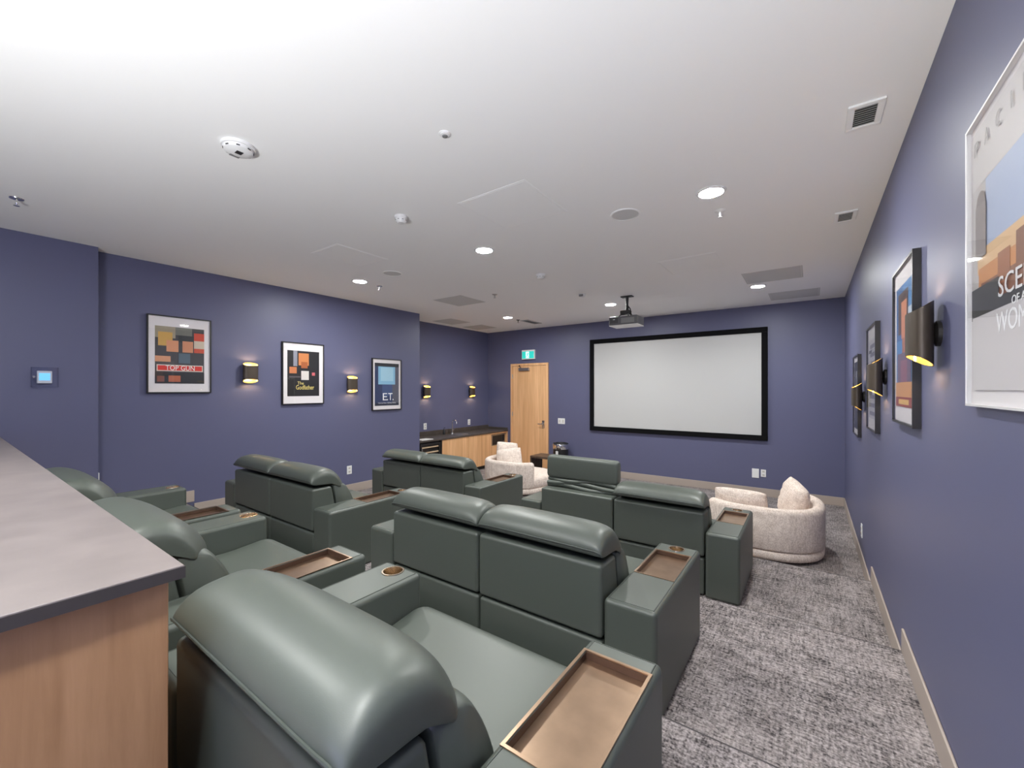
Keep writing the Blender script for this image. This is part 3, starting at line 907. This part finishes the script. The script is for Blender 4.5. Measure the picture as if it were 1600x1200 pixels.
def pillow(label, loc, rot, w, d_, th, seed):
    m4 = Matrix.Identity(4)
    o = cushion('throw_pillow', w, d_, th, th, 'beige_fabric', None, 20, 18, pu=2.8, pv=2.8, q=.5, convex=.085, corner=.05, wrinkle=.02, seed=seed)
    o.location = loc
    o.rotation_euler = [math.radians(a) for a in rot]
    tag(o, label, 'cushion', 'beige throw pillows')
    return o
pillow('beige cushion leaning along the near back of the chair by the right wall', (-.605, 5.06, .47), (110, 0, -4), .53, .37, .085, 3)
pillow('plump beige cushion standing on edge against the chair side near the right wall', (-.15, 5.42, .50), (80, 14, -66), .43, .43, .10, 5)
pillow('upright beige cushion at the rear of the chair by the oak door', (-4.40, 6.00, .53), (76, 8, 66), .46, .48, .085, 7)
pillow('beige cushion leaning in front of another in the chair by the oak door', (-4.20, 5.78, .485), (64, -8, 30), .46, .44, .085, 9)

def side_table(label, loc, w, d_, h_):
    t = thing('side_table', label, 'side table', loc, 0, 'dark wood side tables')
    box('table_top', -w / 2, w / 2, -d_ / 2, d_ / 2, h_ - .04, h_, 'walnut', t, bevel=.003, seg=1)
    for s in (-1, 1):
        box('side_board', s * (w / 2 - .03), s * (w / 2 - .002), -d_ / 2, d_ / 2, 0, h_ - .0405, 'walnut', t)
    box('shelf', -w / 2 + .031, w / 2 - .031, -d_ / 2, d_ / 2, .12, .14, 'walnut', t)
    return t
side_table('dark wood side table beyond the arm of the chair by the oak door', (-4.12, 6.86, 0), .46, .40, .44)
side_table('dark wood side table between the front sofa and the chair by the right wall', (-1.32, 5.40, 0), .40, .40, .40)

# ------------------------------------------------------------------ leather seating
AH, AD = .49, .84
def make_arm(w, tray=None, cup=None):
    """arm mesh with real recesses; x from 0 to w, y from 0 to AD; returns an unlinked-parent object with sub-parts"""
    o = box('arm', 0, w, 0, AD, 0, AH, 'leather', None, bevel=.022, seg=4)
    o.modifiers.clear()
    cutters = []
    if tray:
        cutters.append(box('cutter', tray[0], tray[1], tray[2], tray[3], AH - .035, AH + .05, 'leather'))
    if cup:
        cutters.append(lathe('cutter', [(cup[2], AH - .085), (cup[2], AH + .05)], 'leather', None, 32, mat4=Matrix.Translation((cup[0], cup[1], 0))))
    for c_ in cutters:
        md = o.modifiers.new('cut', 'BOOLEAN')
        md.object = c_; md.operation = 'DIFFERENCE'; md.solver = 'EXACT'
    bpy.context.view_layer.update()
    dg = bpy.context.evaluated_depsgraph_get()
    me = bpy.data.meshes.new_from_object(o.evaluated_get(dg))
    o.modifiers.clear()
    o.data = me
    for c_ in cutters:
        bpy.data.objects.remove(c_)
    me.shade_smooth(); me.set_sharp_from_angle(angle=math.radians(50))
    md = o.modifiers.new('weighted', 'WEIGHTED_NORMAL'); md.keep_sharp = True
    e_ = .018
    zt = AH - .0015
    tube('piping', [(e_, .02, zt), (e_, AD - .02, zt), (w - e_, AD - .02, zt), (w - e_, .02, zt)], .0028, 'leather_seam', o, 6, closed=True)
    if tray:
        x0, x1, y0, y1 = tray
        tr = box('tray', x0 + .001, x1 - .001, y0 + .001, y1 - .001, AH - .034, AH - .022, 'bronze', o)
        bm = bmesh.new()
        r_ = .0055
        for a in ((x0 - r_, x1 + r_, y0 - r_, y0 + .003), (x0 - r_, x1 + r_, y1 - .003, y1 + r_), (x0 - r_, x0 + .003, y0 + .003, y1 - .003), (x1 - .003, x1 + r_, y0 + .003, y1 - .003)):
            add_box(bm, a[0], a[1], a[2], a[3], AH - .001, AH + .003)
        finish(bm, 'tray_rim', 'bronze', o, smooth=False)
        bm = bmesh.new()
        for a in ((x0 + .0005, x1 - .0005, y0 + .0005, y0 + .005), (x0 + .0005, x1 - .0005, y1 - .005, y1 - .0005), (x0 + .0005, x0 + .005, y0 + .005, y1 - .005), (x1 - .005, x1 - .0005, y0 + .005, y1 - .005)):
            add_box(bm, a[0], a[1], a[2], a[3], AH - .0215, AH - .0012)
        finish(bm, 'tray_wall', 'bronze_dark', o, smooth=False)
    if cup:
        cx, cy, cr = cup
        lathe('cup_holder', [(.001, AH - .083), (cr * .92, AH - .083), (cr * .97, AH - .002), (cr * 1.0, AH + .003), (cr * 1.16, AH + .003), (cr * 1.18, AH + .0003)], 'cup_gold', o, 32, mat4=Matrix.Translation((cx, cy, 0)), cap=False)
    return o

AW, RW = .232, .222
arm_both_r = make_arm(AW, (.024, .208, .345, .70), (.116, .775, .038))
arm_both_l = make_arm(AW, (.024, .208, .345, .70), (.116, .775, .038))
arm_tray = make_arm(RW, (.016, .206, .36, .765), None)
arm_cup = make_arm(RW, None, (.111, .778, .040))
PROTO = [arm_both_r, arm_both_l, arm_tray, arm_cup]

def use_arm(proto, parent, x):
    if not proto.get('used'):
        proto['used'] = 1
        o = proto
    else:
        o = dup(proto)
    o.parent = parent
    o.location = (x, 0, 0)
    return o

def rounded_profile(pts, r, seg=4):
    out = []
    n = len(pts)
    for i, p in enumerate(pts):
        a, b_, c_ = Vector(pts[i - 1]), Vector(p), Vector(pts[(i + 1) % n])
        d1, d2 = (a - b_), (c_ - b_)
        rr_ = min(r[i] if isinstance(r, (list, tuple)) else r, d1.length * .45, d2.length * .45)
        p1, p2 = b_ + d1.normalized() * rr_, b_ + d2.normalized() * rr_
        for k in range(seg + 1):
            t_ = k / seg
            q = (1 - t_) ** 2 * p1 + 2 * t_ * (1 - t_) * b_ + t_ ** 2 * p2
            out.append((q.x, q.y))
    return out

def soft_extrude(name, prof, x0, x1, mat, parent, r=.03, puff=0.0):
    """extrude a (y,z) profile along x with rounded-over ends"""
    bm = bmesh.new()
    cy = sum(p[0] for p in prof) / len(prof)
    cz = sum(p[1] for p in prof) / len(prof)
    xs = [(x0 + r * (1 - math.cos(q)), math.sin(q)) for q in (.35, .6, .9, 1.2, math.pi / 2)]
    sh = min(r, .028)
    mid = [(x0 + r + (x1 - x0 - 2 * r) * k / 8, 1.0) for k in range(1, 8)]
    ring_def = xs + mid + [(x0 + x1 - x, s) for x, s in reversed(xs)]
    rings = []
    for x, s in ring_def:
        u = (x - (x0 + x1) / 2) / ((x1 - x0) / 2)
        pf = puff * (1 - u * u)
        ring = []
        for y, z in prof:
            dy, dz = y - cy, z - cz
            L_ = math.hypot(dy, dz)
            k = (L_ - sh * (1 - s)) / L_ * (1 + pf)
            ring.append(bm.verts.new((x, cy + dy * k, cz + dz * k)))
        rings.append(ring)
    n = len(prof)
    for A, B in zip(rings, rings[1:]):
        for i in range(n):
            bm.faces.new((A[i], A[(i + 1) % n], B[(i + 1) % n], B[i]))
    bm.faces.new(rings[0]); bm.faces.new(rings[-1])
    return finish(bm, name, mat, parent, angle=75)

def headrest_pad(sw):
    """folded-down headrest: a pad that wraps over the top of the back, with a seam along its rear lip"""
    P = [(.05, .652), (.0, .662), (-.012, .676), (-.014, .692), (-.008, .712), (.008, .735), (.034, .755), (.07, .768), (.115, .774),
         (.16, .770), (.20, .757), (.24, .733), (.275, .70), (.305, .662), (.325, .625), (.33, .60), (.315, .585), (.29, .60), (.25, .636), (.15, .648)]
    rim = 3
    cy, cz = .150, .655
    w = sw / 2 - .003
    us = [1.0, .992, .975, .95, .92, .88, .82, .74, .62, .48, .32, .16]
    us = [-u for u in us] + [0] + us[::-1]
    bm = bmesh.new()
    rings, seam = [], []
    for u in us:
        e = abs(u)
        hk = .50 + .50 * (1 - e ** 14) ** .5 - .06 * e ** 4
        yk = .93 + .07 * (1 - e ** 10) ** .5
        ring = []
        for i, (y, z) in enumerate(P):
            dz = (z - cz)
            zz = cz + (dz * hk if dz > 0 else dz * (.6 + .4 * (1 - e ** 10) ** .5))
            yy = cy + (y - cy) * yk
            if yy > .10:
                yy = .10 + (yy - .10) * (1 - .36 * e ** 5)
            wr = .0035 * math.exp(-((e - .90) / .06) ** 2) * math.sin(i * 1.7 + 2 * u) if z > cz else 0
            ring.append(bm.verts.new((w * u, yy, zz + wr)))
        seam.append(ring[rim].co.copy() + Vector((0, -.001, 0)))
        rings.append(ring)
    n = len(P)
    for A, B in zip(rings, rings[1:]):
        for i in range(n):
            bm.faces.new((A[i], A[(i + 1) % n], B[(i + 1) % n], B[i]))
    bm.faces.new(rings[0]); bm.faces.new(rings[-1])
    o = finish(bm, 'headrest', 'leather', None, angle=80)
    sd = o.modifiers.new('soft', 'SUBSURF'); sd.levels = 1; sd.render_levels = 1
    tube('piping', seam, .0035, 'leather_seam', o, n=6)
    return o

SEAT_MESH = {}
def seat_unit(parent, xc, sw, raised=False, seed=1):
    """everything one sitter has: lower and upper back panels, seat, back cushion, headrest, footrest"""
    key = (round(sw, 3), raised)
    g = .004
    a, b_ = -sw / 2 + g, sw / 2 - g
    if key not in SEAT_MESH:
        tmp = []
        tmp.append(box('lower_back_panel', a, b_, 0.006, .10, .012, .286, 'leather', None, bevel=.016, seg=3))
        bm = bmesh.new()
        add_prism(bm, [(0, .300), (.225, .300), (.165, .628), (0, .628)], 'x', a, b_)
        bmesh.ops.bevel(bm, geom=bm.edges[:], offset=.018, segments=4, profile=.5, affect='EDGES')
        tmp.append(finish(bm, 'upper_back_panel', 'leather', None, weighted=True, angle=60))
        prof = rounded_profile([(.235, .30), (.41, .30), (.375, .50), (.285, .638), (.175, .638)], [.01, .03, .09, .06, .02], 5)
        tmp.append(soft_extrude('back_cushion', prof, a + .004, b_ - .004, 'leather', None, .05, .02))
        prof = rounded_profile([(.34, .20), (.82, .20), (.868, .345), (.82, .366), (.60, .348), (.34, .350)], [.01, .03, .03, .05, .1, .02], 5)
        tmp.append(soft_extrude('seat_cushion', prof, a, b_, 'leather', None, .035, .0))
        tmp.append(box('footrest', a + .004, b_ - .004, .735, .80, .03, .195, 'leather', None, bevel=.018, seg=3))
        tmp.append(box('seat_base', a + .004, b_ - .004, .105, .73, .0, .195, 'leather', None))
        if not raised:
            tmp.append(headrest_pad(sw))
        else:
            pr = rounded_profile([(.105, .71), (.20, .72), (.205, .905), (.18, .925), (.105, .92)], [.03, .03, .03, .02, .03], 4)
            tmp.append(soft_extrude('headrest', pr, a, b_, 'leather', None, .03))
            bm = bmesh.new()
            for k, zz in enumerate((.700, .672, .645)):
                pts = []
                for i in range(25):
                    u = -1 + i / 12
                    pts.append(((b_ - .012) * u, .128 + .010 * math.sin(4 * u + 2 * k) - .008 * k, zz + .009 * math.sin(3.2 * u + 1.7 * k)))
                add_tube(bm, pts, .020, 10)
            tmp.append(finish(bm, 'gathered_sleeve', 'leather', None, angle=80))
            tmp.append(box('headrest_post_cover', a + .02, b_ - .02, .14, .19, .62, .74, 'leather', None, bevel=.01))
        SEAT_MESH[key] = tmp
        src = tmp
    else:
        src = [dup(o) for o in SEAT_MESH[key]]
    for o in src:
        o.parent = parent
        o.location = (xc, 0, 0)

SOFA_SW = .718
def sofa(label, xc, yb, z, raised=(False, False)):
    t = thing('recliner_sofa', label, 'sofa', (xc, yb, z), 0, 'green leather two-seat sofas')
    seat_unit(t, -SOFA_SW / 2, SOFA_SW, raised[0])
    seat_unit(t, SOFA_SW / 2, SOFA_SW, raised[1])
    use_arm(arm_both_l, t, -SOFA_SW - .003 - AW)
    use_arm(arm_both_r, t, SOFA_SW + .003)
    return t
REC_SW = .765
def recliner(label, x_right, yb, z):
    t = thing('recliner_armchair', label, 'armchair', (x_right - RW - REC_SW / 2 - .003, yb, z), 0, 'green leather single recliners')
    seat_unit(t, 0, REC_SW)
    use_arm(arm_cup, t, -REC_SW / 2 - .003 - RW)
    use_arm(arm_tray, t, REC_SW / 2 + .003)
    return t

sofa('green leather two-seat sofa with one headrest raised, in front of the screen', -1.36, 3.365, Z1, (True, False))
sofa('green leather two-seat sofa beside the alcove, both headrests down', -3.86, 3.46, Z1)
sofa('green leather two-seat sofa directly in front of the single recliners', -1.462, 1.722, Z2)
sofa('green leather two-seat sofa by the left wall under the red banded poster', -3.855, 1.722, Z2)
recliner('single green leather recliner beside the free end of the bar counter', -.335, .362, Z3)
recliner('single green leather recliner in the middle of its row, behind the bar counter', -1.69, .352, Z3)
recliner('single green leather recliner nearest the wall pier at the end of its row', -2.985, .33, Z3)
for p_ in PROTO:
    if 'used' in p_:
        del p_['used']
